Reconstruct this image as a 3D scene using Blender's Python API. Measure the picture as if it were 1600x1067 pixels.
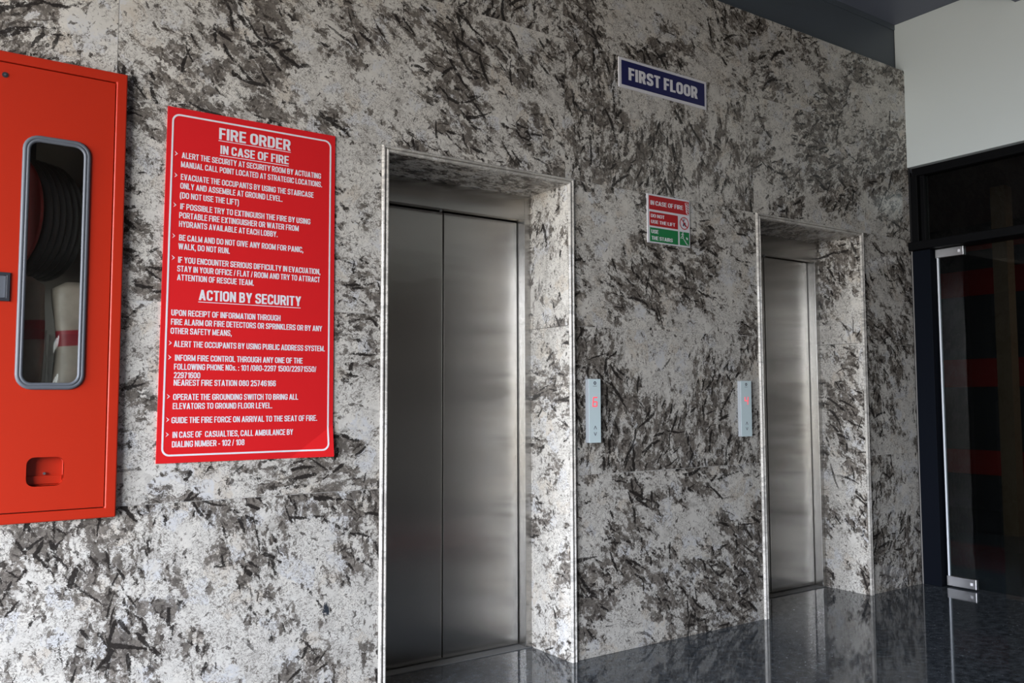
import bpy, bmesh, math, random
from mathutils import Vector, Matrix

S = bpy.context.scene
C = S.collection
for o in list(bpy.data.objects):
    bpy.data.objects.remove(o)
random.seed(7)

# ------------------------------------------------------------------ camera
F_PX, YAW, PITCH, ROLL = 1336.36, math.radians(34.4916), math.radians(3.86089), math.radians(-0.165565)
f0 = Vector((math.sin(YAW), math.cos(YAW), 0)); r0 = Vector((math.cos(YAW), -math.sin(YAW), 0)); u0 = Vector((0, 0, 1))
f1 = f0 * math.cos(PITCH) + u0 * math.sin(PITCH); u1 = u0 * math.cos(PITCH) - f0 * math.sin(PITCH)
r2 = r0 * math.cos(ROLL) + u1 * math.sin(ROLL); u2 = u1 * math.cos(ROLL) - r0 * math.sin(ROLL)
cam = bpy.data.cameras.new('camera'); cam.sensor_width = 36; cam.lens = F_PX * 36 / 1600; cam.clip_start = 0.05
co = bpy.data.objects.new('camera', cam); C.objects.link(co)
co.matrix_world = Matrix(((r2.x, u2.x, -f1.x, 0), (r2.y, u2.y, -f1.y, -3), (r2.z, u2.z, -f1.z, 1.146), (0, 0, 0, 1)))
S.camera = co

# ------------------------------------------------------------------ world, light, exposure
S.view_settings.view_transform = 'Standard'; S.view_settings.look = 'None'
S.view_settings.exposure = 0.0; S.view_settings.gamma = 1.0; S.view_settings.use_curve_mapping = False
wd = bpy.data.worlds.new('sky'); S.world = wd; wd.use_nodes = True
nt = wd.node_tree; bg = nt.nodes['Background']
tc = nt.nodes.new('ShaderNodeTexCoord'); sx = nt.nodes.new('ShaderNodeSeparateXYZ')
mr = nt.nodes.new('ShaderNodeMapRange'); mr.inputs[1].default_value = -0.12; mr.inputs[2].default_value = 0.35
cr = nt.nodes.new('ShaderNodeValToRGB')
cr.color_ramp.elements[0].position = 0.0; cr.color_ramp.elements[0].color = (0.24, 0.215, 0.18, 1)
cr.color_ramp.elements[1].position = 1.0; cr.color_ramp.elements[1].color = (0.86, 0.93, 1.08, 1)
e = cr.color_ramp.elements.new(0.3); e.color = (0.62, 0.64, 0.66, 1)
nt.links.new(tc.outputs['Generated'], sx.inputs[0]); nt.links.new(sx.outputs['Z'], mr.inputs[0])
nt.links.new(mr.outputs[0], cr.inputs[0]); nt.links.new(cr.outputs[0], bg.inputs[0])
bg.inputs[1].default_value = 29.0
# sky portal in the open left side of the lobby (only guides the sampling of the sky)
WX, WY0, WY1, WZ0, WZ1 = -3.3, -4.3, -0.25, 0.0, 2.9
pl = bpy.data.lights.new('sky_portal', 'AREA'); pl.shape = 'RECTANGLE'; pl.size = WY1 - WY0; pl.size_y = WZ1 - WZ0
pl.cycles.is_portal = True
po = bpy.data.objects.new('sky_portal', pl); C.objects.link(po)
po.location = (WX + 0.02, (WY0 + WY1) / 2, (WZ0 + WZ1) / 2)
po.rotation_euler = (math.pi / 2, 0, -math.pi / 2)

# ------------------------------------------------------------------ node helpers
def new_mat(name):
    m = bpy.data.materials.new(name); m.use_nodes = True
    return m, m.node_tree, m.node_tree.nodes['Principled BSDF']

def pbr(name, col, rough=0.5, metal=0.0, **kw):
    m, t, b = new_mat(name)
    b.inputs['Base Color'].default_value = (*col, 1); b.inputs['Roughness'].default_value = rough; b.inputs['Metallic'].default_value = metal
    for k, v in kw.items():
        b.inputs[k.replace('_', ' ')].default_value = v
    return m

class G:
    """tiny shader-graph writer"""
    def __init__(s, t): s.t = t
    def n(s, typ, **kw):
        x = s.t.nodes.new(typ)
        for k, v in kw.items(): setattr(x, k, v)
        return x
    def put(s, sock, v):
        if isinstance(v, bpy.types.NodeSocket): s.t.links.new(v, sock)
        else: sock.default_value = v
    def math(s, op, a, b=0.0, clamp=False):
        x = s.n('ShaderNodeMath', operation=op, use_clamp=clamp); s.put(x.inputs[0], a); s.put(x.inputs[1], b); return x.outputs[0]
    def vmath(s, op, a, b=(0, 0, 0), scale=None):
        x = s.n('ShaderNodeVectorMath', operation=op); s.put(x.inputs[0], a); s.put(x.inputs[1], b)
        if scale is not None: s.put(x.inputs['Scale'], scale)
        return x.outputs[0]
    def noise(s, vec, scale, detail=2.0, rough=0.5, dist=0.0, color=False):
        x = s.n('ShaderNodeTexNoise'); s.put(x.inputs['Vector'], vec)
        x.inputs['Scale'].default_value = scale; x.inputs['Detail'].default_value = detail
        x.inputs['Roughness'].default_value = rough; x.inputs['Distortion'].default_value = dist
        return x.outputs['Color'] if color else x.outputs['Fac']
    def step(s, v, lo, hi):
        x = s.n('ShaderNodeMapRange', interpolation_type='SMOOTHSTEP'); s.put(x.inputs[0], v)
        x.inputs[1].default_value = lo; x.inputs[2].default_value = hi; return x.outputs[0]
    def mix(s, fac, a, b):
        x = s.n('ShaderNodeMix', data_type='RGBA'); s.put(x.inputs[0], fac)
        s.put(x.inputs[6], a if isinstance(a, bpy.types.NodeSocket) else (*a, 1)); s.put(x.inputs[7], b if isinstance(b, bpy.types.NodeSocket) else (*b, 1))
        return x.outputs[2]
    def rot(s, vec, ang, scl):
        x = s.n('ShaderNodeMapping', vector_type='POINT'); s.put(x.inputs[0], vec)
        x.inputs['Rotation'].default_value = ang; x.inputs['Scale'].default_value = scl; return x.outputs[0]

def granite(name, rough=0.17, fade=0.0):
    m, t, b = new_mat(name); g = G(t)
    pos = g.n('ShaderNodeTexCoord').outputs['Object']
    at = g.n('ShaderNodeAttribute', attribute_name='slab_shift', attribute_type='GEOMETRY').outputs['Vector']
    # flat coordinates of whichever face: along the slab (u) and up it (v)
    nv = g.n('ShaderNodeVectorMath', operation='ABSOLUTE'); g.put(nv.inputs[0], g.n('ShaderNodeNewGeometry').outputs['True Normal'])
    ns = g.n('ShaderNodeSeparateXYZ'); g.put(ns.inputs[0], nv.outputs[0])
    ps = g.n('ShaderNodeSeparateXYZ'); g.put(ps.inputs[0], pos)
    uu = g.math('ADD', ps.outputs['X'], g.math('MULTIPLY', ps.outputs['Y'], ns.outputs['X']))
    vv = g.math('ADD', ps.outputs['Z'], g.math('MULTIPLY', ps.outputs['Y'], ns.outputs['Z']))
    cb = g.n('ShaderNodeCombineXYZ'); g.put(cb.inputs[0], uu); g.put(cb.inputs[1], vv)
    p = g.vmath('ADD', cb.outputs[0], at)
    def off(n, amp):
        return g.vmath('SCALE', g.vmath('SUBTRACT', n, (0.5, 0.5, 0.5)), scale=amp)
    w_lo = g.noise(p, 5, 2, color=True); w_mid = g.noise(p, 26, 4, 0.65, color=True); w_hi = g.noise(p, 110, 3, 0.7, color=True)
    q = g.vmath('ADD', g.vmath('ADD', p, off(w_lo, 0.06)), g.vmath('ADD', off(w_mid, 0.036), off(w_hi, 0.020)))
    busy = g.step(g.noise(p, 2.6, 3, 0.6), 0.37, 0.60)
    sa = g.n('ShaderNodeSeparateXYZ'); g.put(sa.inputs[0], at)
    flow0 = sa.outputs['Z']                                          # each slab has its own prevailing direction
    flow = g.math('ADD', flow0, g.math('MULTIPLY', g.math('SUBTRACT', g.noise(p, 1.7, 1, 0.5), 0.5), 3.2))
    def drawn(vec, a, b):
        x = g.n('ShaderNodeVectorRotate', rotation_type='Z_AXIS'); g.put(x.inputs['Vector'], vec); g.put(x.inputs['Angle'], flow0)
        return g.vmath('MULTIPLY', x.outputs[0], (a, b, 1.0))
    def cells(vec, scale):
        x = g.n('ShaderNodeTexVoronoi', voronoi_dimensions='2D', feature='F1'); g.put(x.inputs['Vector'], vec); x.inputs['Scale'].default_value = scale
        return x
    def needles(scale, hl, hw, spread, keep, warp, seed):
        """elongated torn marks, one per cell, each with its own direction and length"""
        base = g.vmath('ADD', p, (seed, seed * 1.7, 0))
        base = g.vmath('ADD', base, warp)
        vo = cells(base, scale)
        rc = g.n('ShaderNodeSeparateColor'); g.put(rc.inputs[0], vo.outputs['Color'])
        d = g.vmath('SUBTRACT', base, vo.outputs['Position'])
        ang = g.math('ADD', flow, g.math('MULTIPLY', g.math('SUBTRACT', rc.outputs[0], 0.5), spread))
        rt = g.n('ShaderNodeVectorRotate', rotation_type='Z_AXIS'); g.put(rt.inputs['Vector'], d); g.put(rt.inputs['Angle'], ang)
        sd = g.n('ShaderNodeSeparateXYZ'); g.put(sd.inputs[0], rt.outputs[0])
        ex = g.math('ABSOLUTE', g.math('DIVIDE', sd.outputs['X'], hl)); ey = g.math('ABSOLUTE', g.math('DIVIDE', sd.outputs['Y'], hw))
        k = g.math('ADD', ey, g.math('POWER', ex, 1.35))                # pointed sliver
        size = g.math('ADD', 0.35, g.math('MULTIPLY', rc.outputs[1], 0.9))
        mk = g.math('SUBTRACT', 1.0, g.step(g.math('DIVIDE', k, size), 0.80, 1.05), True)
        on = g.step(g.math('SUBTRACT', keep, rc.outputs[2]), -0.02, 0.02)
        return g.math('MULTIPLY', mk, on)
    # crystals: angular grains of white, cream, blue-white and grey
    vo = cells(q, 15); rc = g.n('ShaderNodeSeparateColor'); g.put(rc.inputs[0], vo.outputs['Color'])
    ramp = g.n('ShaderNodeValToRGB'); g.put(ramp.inputs[0], rc.outputs[0]); ramp.color_ramp.interpolation = 'CONSTANT'
    E_ = ramp.color_ramp.elements; E_[0].position = 0; E_[0].color = (0.70, 0.69, 0.67, 1); E_[1].position = 0.85; E_[1].color = (0.62, 0.575, 0.52, 1)
    for pz, cc in ((0.22, (0.64, 0.625, 0.60, 1)), (0.42, (0.72, 0.70, 0.665, 1)), (0.60, (0.64, 0.65, 0.68, 1)), (0.74, (0.52, 0.505, 0.485, 1))):
        e = E_.new(pz); e.color = cc
    col = g.mix(g.step(g.noise(q, 30, 5, 0.7), 0.40, 0.62), ramp.outputs[0], (0.66, 0.645, 0.62))
    # smoky brown-grey patches, ragged
    pn = g.math('ADD', g.noise(drawn(q, 10.5, 20.0), 1.0, 8, 0.76), g.math('MULTIPLY', g.math('SUBTRACT', busy, 0.5), 0.14))
    pm = g.step(pn, 0.546, 0.562)
    pn2 = g.math('ADD', g.noise(drawn(g.vmath('ADD', q, (9.1, 4.7, 0)), 23.0, 46.0), 1.0, 6, 0.74), g.math('MULTIPLY', g.math('SUBTRACT', g.step(pn, 0.42, 0.56), 0.5), 0.14))
    pm = g.math('MAXIMUM', pm, g.math('MULTIPLY', g.step(pn2, 0.580, 0.594), 0.9))
    pcol = g.mix(g.step(g.noise(q, 24, 5, 0.7), 0.35, 0.65), (0.075, 0.065, 0.058), (0.22, 0.195, 0.175))
    gr = g.step(g.noise(q, 64, 4, 0.7), 0.52, 0.58)
    pcol = g.mix(g.math('MULTIPLY', gr, 0.75), pcol, (0.045, 0.038, 0.033))
    pl_ = g.step(g.noise(g.vmath('ADD', q, (3.3, 8.2, 0)), 52, 4, 0.7), 0.57, 0.61)
    pcol = g.mix(g.math('MULTIPLY', pl_, 0.7), pcol, (0.50, 0.47, 0.44))
    col = g.mix(g.math('MULTIPLY', pm, 0.94), col, pcol)
    # thin curly grain, strongest in the pale parts
    crl = g.noise(g.vmath('ADD', p, off(w_mid, 0.03)), 70, 2.5, 0.55, 1.2)
    line = g.math('SUBTRACT', 1.0, g.step(g.math('ABSOLUTE', g.math('SUBTRACT', crl, 0.5)), 0.014, 0.042), True)
    gate = g.step(g.noise(p, 9, 3, 0.6), 0.34, 0.52)
    col = g.mix(g.math('MULTIPLY', g.math('MULTIPLY', line, gate), 0.80), col, (0.17, 0.155, 0.14))
    tear = g.vmath('ADD', off(w_mid, 0.010), off(w_hi, 0.014))
    tear2 = g.vmath('ADD', off(w_mid, 0.026), off(w_hi, 0.017))
    near = g.step(pn, 0.43, 0.56)                                    # dark minerals gather round the smoky patches
    f1 = needles(80, 0.0085, 0.0024, 4.0, g.math('ADD', 0.16, g.math('MULTIPLY', near, 0.40)), off(w_hi, 0.014), 3.0)
    kb = g.math('ADD', 0.03, g.math('MULTIPLY', g.math('MULTIPLY', near, g.math('ADD', 0.35, g.math('MULTIPLY', busy, 0.65))), 0.45))
    f2 = needles(44, 0.0200, 0.0052, 3.0, kb, tear2, 11.0)
    kl = g.math('ADD', 0.012, g.math('MULTIPLY', g.math('MULTIPLY', near, busy), 0.62))
    f4 = needles(17, 0.0620, 0.0070, 1.6, kl, tear, 41.0)
    f5 = needles(8.5, 0.1250, 0.0080, 1.3, kl, tear, 57.0)
    f6 = needles(8.0, 0.1200, 0.0072, 2.6, kl, tear, 73.0)
    col = g.mix(g.math('MULTIPLY', f1, 0.75), col, (0.15, 0.135, 0.12))
    col = g.mix(g.math('MULTIPLY', f2, 0.85), col, (0.060, 0.052, 0.047))
    col = g.mix(g.math('MULTIPLY', g.math('MAXIMUM', f4, g.math('MAXIMUM', f5, f6)), 0.93), col, (0.022, 0.019, 0.018))
    bl = g.math('MULTIPLY', g.step(g.noise(drawn(g.vmath('ADD', q, (5.3, 2.1, 0)), 14.0, 30.0), 1.0, 7, 0.75), 0.578, 0.600), g.step(busy, 0.2, 0.7))
    col = g.mix(g.math('MULTIPLY', bl, 0.9), col, (0.036, 0.031, 0.028))
    # pale crystals poking through the dark
    pc = g.step(g.noise(q, 20, 5, 0.7), 0.60, 0.64)
    col = g.mix(g.math('MULTIPLY', pc, 0.75), col, (0.70, 0.685, 0.655))
    sp = g.step(g.noise(q, 5.5, 4, 0.6), 0.725, 0.75)                 # rare blue-black spots
    col = g.mix(sp, col, (0.035, 0.042, 0.055))
    if fade: col = g.mix(fade, col, (0.62, 0.61, 0.59))
    tint = g.n('ShaderNodeMix', data_type='RGBA', blend_type='MULTIPLY'); tint.inputs[0].default_value = 1.0
    g.put(tint.inputs[6], col); tint.inputs[7].default_value = (1.0, 0.975, 0.935, 1)
    g.put(b.inputs['Base Color'], tint.outputs[2])
    g.put(b.inputs['Roughness'], rough)
    b.inputs['Specular IOR Level'].default_value = 0.32
    return m

def steel(name, base=(0.53, 0.515, 0.49), rough=0.27, aniso=0.94):
    m, t, b = new_mat(name); g = G(t)
    pos = g.n('ShaderNodeTexCoord').outputs['Object']
    grain = g.noise(g.rot(pos, (0, 0, 0), (700, 700, 5)), 1.0, 2)
    g.put(b.inputs['Base Color'], g.mix(grain, tuple(x * 0.97 for x in base), tuple(min(1, x * 1.03) for x in base)))
    b.inputs['Metallic'].default_value = 1.0
    g.put(b.inputs['Roughness'], g.math('ADD', rough - 0.005, g.math('MULTIPLY', grain, 0.01)))
    b.inputs['Anisotropic'].default_value = aniso
    tg = g.vmath('NORMALIZE', g.vmath('CROSS_PRODUCT', g.n('ShaderNodeNewGeometry').outputs['True Normal'], (0.01, 0.02, 1.0)))
    g.put(b.inputs['Tangent'], tg)                                   # vertical grain: reflections smear sideways
    wav = g.noise(g.rot(pos, (0, 0, 0), (1.3, 1.3, 7)), 1.0, 2)
    bp = g.n('ShaderNodeBump'); bp.inputs['Strength'].default_value = 0.05; bp.inputs['Distance'].default_value = 0.02
    g.put(bp.inputs['Height'], wav); g.put(b.inputs['Normal'], bp.outputs[0])
    return m

def glass(name, tint=(0.85, 0.88, 0.87), rough=0.0, ior=1.5):
    m, t, b = new_mat(name); g = G(t)
    t.nodes.remove(b)
    tr = g.n('ShaderNodeBsdfTransparent'); tr.inputs[0].default_value = (*tint, 1)
    gl = g.n('ShaderNodeBsdfGlossy'); gl.inputs['Roughness'].default_value = rough
    fr = g.n('ShaderNodeFresnel'); fr.inputs[0].default_value = ior
    mx = g.n('ShaderNodeMixShader'); g.put(mx.inputs[0], g.math('MULTIPLY', fr.outputs[0], g.math('SUBTRACT', 1.0, g.n('ShaderNodeNewGeometry').outputs['Backfacing']))); g.put(mx.inputs[1], tr.outputs[0]); g.put(mx.inputs[2], gl.outputs[0])
    g.put(t.nodes['Material Output'].inputs[0], mx.outputs[0])
    return m

def floor_mat():
    m, t, b = new_mat('polished_dark_granite_floor'); g = G(t)
    pos = g.n('ShaderNodeTexCoord').outputs['Object']
    a = g.noise(pos, 26, 6, 0.7); c = g.mix(g.step(a, 0.35, 0.68), (0.030, 0.035, 0.040), (0.100, 0.114, 0.128))
    s = g.step(g.noise(pos, 150, 2, 0.6), 0.66, 0.72); c = g.mix(g.math('MULTIPLY', s, 0.9), c, (0.26, 0.28, 0.31))
    s2 = g.step(g.noise(pos, 60, 2, 0.5), 0.70, 0.74); c = g.mix(g.math('MULTIPLY', s2, 0.8), c, (0.36, 0.38, 0.41))
    br = g.n('ShaderNodeTexBrick'); g.put(br.inputs['Vector'], g.rot(pos, (0, 0, 0), (1, 1, 1)))
    br.offset = 0.0; br.inputs['Scale'].default_value = 1.0; br.inputs['Mortar Size'].default_value = 0.0016
    br.inputs['Brick Width'].default_value = 1.2; br.inputs['Row Height'].default_value = 1.2; br.inputs['Mortar Smooth'].default_value = 0.0
    c = g.mix(g.math('MULTIPLY', br.outputs['Fac'], 0.6), c, (0.012, 0.012, 0.013))
    g.put(b.inputs['Base Color'], c)
    g.put(b.inputs['Roughness'], g.math('ADD', 0.035, g.math('MULTIPLY', g.noise(pos, 9, 4, 0.6), 0.05)))
    b.inputs['IOR'].default_value = 1.55
    return m

def painted(name, col, rough=0.5, var=0.06, scale=1.5):
    m, t, b = new_mat(name); g = G(t)
    pos = g.n('ShaderNodeTexCoord').outputs['Object']
    n_ = g.noise(pos, scale, 4, 0.6)
    g.put(b.inputs['Base Color'], g.mix(n_, tuple(x * (1 - var) for x in col), tuple(min(1, x * (1 + var)) for x in col)))
    b.inputs['Roughness'].default_value = rough
    return m

def canvas_mat(name, z0, z1):
    """off-white woven hose cloth with one dyed red band (z in object space)"""
    m, t, b = new_mat(name); g = G(t)
    pos = g.n('ShaderNodeTexCoord').outputs['Object']
    sp = g.n('ShaderNodeSeparateXYZ'); g.put(sp.inputs[0], pos)
    z = g.math('ADD', sp.outputs['Z'], g.math('MULTIPLY', sp.outputs['X'], -0.08))
    band = g.math('MULTIPLY', g.step(z, z0 - 0.004, z0), g.math('SUBTRACT', 1.0, g.step(z, z1, z1 + 0.004)))
    c = g.mix(g.noise(pos, 30, 5, 0.6), (0.20, 0.17, 0.135), (0.33, 0.295, 0.24))
    c = g.mix(band, c, (0.22, 0.012, 0.02))
    g.put(b.inputs['Base Color'], c); b.inputs['Roughness'].default_value = 0.55
    return m

M = {
 'granite': granite('speckled_grey_granite'),
 'granite_edge': granite('granite_edge_highlight', 0.12, 0.55),  # paler mix mutes the flecks and paints in the nosing's highlight
 'grout': pbr('slab_joint', (0.42, 0.405, 0.385), 0.8),
 'steel': steel('brushed_steel'),
 'steel_plate': pbr('satin_steel', (0.58, 0.58, 0.60), 0.32, 1.0),
 'sill': pbr('worn_aluminium_sill', (0.22, 0.22, 0.215), 0.55),
 'gap_shade': pbr('gap_shade', (0.012, 0.012, 0.013), 0.7),  # near-black colour standing in for the shade inside gaps
 'floor': floor_mat(),
 'slate': painted('slate_grey_paint', (0.092, 0.112, 0.135), 0.5),
 'ceil': painted('lilac_grey_paint', (0.145, 0.16, 0.21), 0.55),
 'white': painted('white_wall_paint', (0.63, 0.69, 0.70), 0.6, 0.02, 2.0),
 'plaster': painted('warm_plaster', (0.13, 0.12, 0.11), 0.7, 0.05),
 'black_frame': pbr('black_powder_coat', (0.004, 0.0042, 0.005), 0.5, Specular_IOR_Level=0.06),
 'navy_panel': pbr('dark_navy_panel', (0.005, 0.0065, 0.0105), 0.6, Specular_IOR_Level=0.03),
 'red_paint': painted('red_cabinet_enamel', (0.48, 0.023, 0.006), 0.36, 0.04, 3),
 'rubber': pbr('grey_rubber', (0.115, 0.125, 0.145), 0.45),
 'black_plastic': pbr('black_plastic', (0.03, 0.032, 0.04), 0.4),
 'sign_red': pbr('red_sign_board', (0.74, 0.014, 0.018), 0.40),
 'sign_white': pbr('white_sign_print', (0.80, 0.79, 0.83), 0.45),
 'sign_blue': pbr('navy_sign_board', (0.012, 0.013, 0.10), 0.4),
 'sign_green': pbr('green_sign_print', (0.010, 0.22, 0.065), 0.4),
 'sign_dark_red': pbr('dark_red_sign_print', (0.50, 0.012, 0.018), 0.4),
 'ink': pbr('dark_ink', (0.03, 0.03, 0.06), 0.5),
 'lop': pbr('pale_blue_plate', (0.80, 0.95, 0.98), 0.3),
 'lop_side': pbr('plate_side', (0.17, 0.19, 0.21), 0.45),
 'pane': glass('cabinet_window_glass', (0.88, 0.89, 0.88)),
 'door_glass': glass('tinted_door_glass', (0.62, 0.66, 0.66), 0.0, 1.38),
 'glass_edge': pbr('glass_edge_glint', (0.72, 0.76, 0.82), 0.25),
 'reel_red': pbr('reel_red', (0.26, 0.018, 0.016), 0.35),
 'hose_black': pbr('black_rubber_hose', (0.045, 0.047, 0.048), 0.45),
 'cab_inside': pbr('cabinet_inside', (0.30, 0.285, 0.26), 0.6),
 'brown': painted('brown_wood_post', (0.20, 0.125, 0.07), 0.5),
 'office_dark': pbr('charcoal_wall', (0.055, 0.055, 0.058), 0.6),
 'office_red': pbr('red_stripe', (0.40, 0.025, 0.02), 0.55),
 'plastic_wrap': glass('clear_plastic_wrap', (0.90, 0.90, 0.90), 0.12, 1.45),
}
led = bpy.data.materials.new('red_led'); led.use_nodes = True
lb = led.node_tree.nodes['Principled BSDF']; lb.inputs['Base Color'].default_value = (0.4, 0.02, 0.03, 1)
lb.inputs['Emission Color'].default_value = (1.0, 0.10, 0.14, 1); lb.inputs['Emission Strength'].default_value = 1.1
M['led'] = led

# ------------------------------------------------------------------ mesh helpers
def BM(): return bmesh.new()

def box(bm, x0, x1, y0, y1, z0, z1, shift=None):
    vs = [bm.verts.new((x, y, z)) for z in (z0, z1) for y in (y0, y1) for x in (x0, x1)]
    fs = []
    for a in ((0, 2, 3, 1), (4, 5, 7, 6), (0, 1, 5, 4), (2, 6, 7, 3), (1, 3, 7, 5), (0, 4, 6, 2)):
        fs.append(bm.faces.new([vs[i] for i in a]))
    if shift is not None:
        L = bm.faces.layers.float_vector.get('slab_shift') or bm.faces.layers.float_vector.new('slab_shift')
        for f in fs: f[L] = shift
    return fs

def prism(bm, poly, y0, y1):
    """poly: (x, z) outline; y0 = front (towards -Y), y1 = back"""
    n = len(poly)
    a = [bm.verts.new((x, y0, z)) for x, z in poly]; b = [bm.verts.new((x, y1, z)) for x, z in poly]
    bm.faces.new(a); bm.faces.new(b[::-1])
    for i in range(n): bm.faces.new((a[i], b[i], b[(i + 1) % n], a[(i + 1) % n]))

def rrect(x0, x1, z0, z1, r, n=6):
    P = []
    for cx, cz, a0 in ((x1 - r, z1 - r, 0), (x0 + r, z1 - r, 90), (x0 + r, z0 + r, 180), (x1 - r, z0 + r, 270)):
        for k in range(n + 1):
            a = math.radians(a0 + 90 * k / n); P.append((cx + r * math.cos(a), cz + r * math.sin(a)))
    return P

def ring_plate(bm, outer, inner, y0, y1):
    n = len(outer)
    V = [[bm.verts.new((x, y, z)) for x, z in pl_] for pl_ in (outer, inner) for y in (y0, y1)]
    of, ob, jf, jb = V
    for i in range(n):
        j = (i + 1) % n
        bm.faces.new((of[i], jf[i], jf[j], of[j])); bm.faces.new((ob[i], ob[j], jb[j], jb[i]))
        bm.faces.new((of[i], of[j], ob[j], ob[i])); bm.faces.new((jf[i], jb[i], jb[j], jf[j]))

def sweep(bm, path, prof, closed=True):
    """path: list of (pos, nrm, bin); prof: (a, b) offsets along nrm / bin; profile closed"""
    rows = []
    for p, n_, b_ in path:
        rows.append([bm.verts.new(p + n_ * a + b_ * c) for a, c in prof])
    m = len(prof); N = len(rows)
    for i in range(N if closed else N - 1):
        j = (i + 1) % N
        for k in range(m):
            l = (k + 1) % m; bm.faces.new((rows[i][k], rows[i][l], rows[j][l], rows[j][k]))
    if not closed:
        bm.faces.new(rows[0][::-1]); bm.faces.new(rows[-1])

def tube(bm, pts, r, seg=8, closed=False):
    pts = [Vector(p) for p in pts]; N = len(pts); path = []
    for i, p in enumerate(pts):
        a = pts[(i - 1) % N] if (closed or i) else p; b = pts[(i + 1) % N] if (closed or i < N - 1) else p
        t = (b - a).normalized(); up = Vector((0, 1, 0)) if abs(t.y) < 0.9 else Vector((1, 0, 0))
        n_ = t.cross(up).normalized(); path.append((p, n_, t.cross(n_).normalized()))
    sweep(bm, path, [(r * math.cos(2 * math.pi * k / seg), r * math.sin(2 * math.pi * k / seg)) for k in range(seg)], closed)

def stroke(bm, pts, w, y0, y1):
    for (x0, z0), (x1, z1) in zip(pts, pts[1:]):
        d = Vector((x1 - x0, z1 - z0)); d.normalize(); n_ = Vector((-d.y, d.x)) * w / 2
        prism(bm, [(x0 + n_.x, z0 + n_.y), (x0 - n_.x, z0 - n_.y), (x1 - n_.x, z1 - n_.y), (x1 + n_.x, z1 + n_.y)], y0, y1)

def circle(cx, cz, r, n=32, rz=None):
    return [(cx + r * math.cos(2 * math.pi * k / n), cz + (rz or r) * math.sin(2 * math.pi * k / n)) for k in range(n)]

def uvs(bm, ax=0):
    L = bm.loops.layers.uv.get('UVMap') or bm.loops.layers.uv.new('UVMap')
    for f in bm.faces:
        n_ = f.normal
        for l in f.loops:
            c = l.vert.co
            if abs(n_.x) > 0.7: l[L].uv = (c.y, c.z)
            elif abs(n_.z) > 0.7: l[L].uv = (c.x, c.y)
            else: l[L].uv = (c.x, c.z)

def obj(name, bm, mat, parent=None, bevel=0.0, smooth=False, seg=2, recalc=True):
    if recalc: bmesh.ops.recalc_face_normals(bm, faces=bm.faces[:])
    bm.normal_update(); uvs(bm)
    me = bpy.data.meshes.new(name); bm.to_mesh(me); bm.free()
    for m_ in (mat if isinstance(mat, (list, tuple)) else [mat]): me.materials.append(M[m_] if isinstance(m_, str) else m_)
    o = bpy.data.objects.new(name, me); C.objects.link(o)
    if parent:
        o.parent = parent; q = parent; off = Vector((0, 0, 0))
        while q: off += q.location; q = q.parent
        me.transform(Matrix.Translation(-off))
    if bevel:
        b = o.modifiers.new('bevel', 'BEVEL'); b.width = bevel; b.segments = seg; b.limit_method = 'ANGLE'; b.angle_limit = math.radians(40)
    if smooth:
        for p in me.polygons: p.use_smooth = True
    return o

def thing(name, label, cat, loc, group=None, kind='thing'):
    o = bpy.data.objects.new(name, None); C.objects.link(o); o.location = loc; o.empty_display_size = 0.05
    o['label'] = label; o['category'] = cat; o['kind'] = kind
    if group: o['group'] = group
    return o

def tag(o, label, cat, group=None, kind='thing'):
    o['label'] = label; o['category'] = cat; o['kind'] = kind
    if group: o['group'] = group
    return o

def struct(name, bm, mat, **kw):
    o = obj(name, bm, mat, **kw); o['kind'] = 'structure'; return o

def round_poly(pts, r, closed=False, n=5):
    out = []; N = len(pts)
    for i, p in enumerate(pts):
        if not closed and i in (0, N - 1): out.append(p); continue
        p = Vector(p); a = Vector(pts[i - 1]) - p; b = Vector(pts[(i + 1) % N]) - p
        rr = min(r, a.length * 0.5, b.length * 0.5); a = p + a.normalized() * rr; b = p + b.normalized() * rr
        for k in range(n + 1):
            t_ = k / n; q_ = a * (1 - t_) ** 2 + p * (2 * t_ * (1 - t_)) * 1.0 + b * t_ ** 2; out.append((q_.x, q_.y))
    return out

def strip(pts, hw, closed=False):
    """quads either side of a centre line, mitred"""
    P = []
    for p in pts:
        if not P or (Vector(p) - Vector(P[-1])).length > 1e-5: P.append(p)
    if closed and (Vector(P[0]) - Vector(P[-1])).length < 1e-5: P.pop()
    N = len(P); L = []
    for i in range(N):
        p = Vector(P[i]); d0 = (p - Vector(P[i - 1])).normalized() if (closed or i) else None
        d1 = (Vector(P[(i + 1) % N]) - p).normalized() if (closed or i < N - 1) else None
        d0 = d0 or d1; d1 = d1 or d0
        n0 = Vector((-d0.y, d0.x)); n1 = Vector((-d1.y, d1.x)); m_ = (n0 + n1).normalized(); k = hw / max(0.45, m_.dot(n0))
        L.append((p + m_ * k, p - m_ * k))
    return [[L[i][0], L[i][1], L[(i + 1) % N][1], L[(i + 1) % N][0]] for i in range(N if closed else N - 1)]

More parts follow.
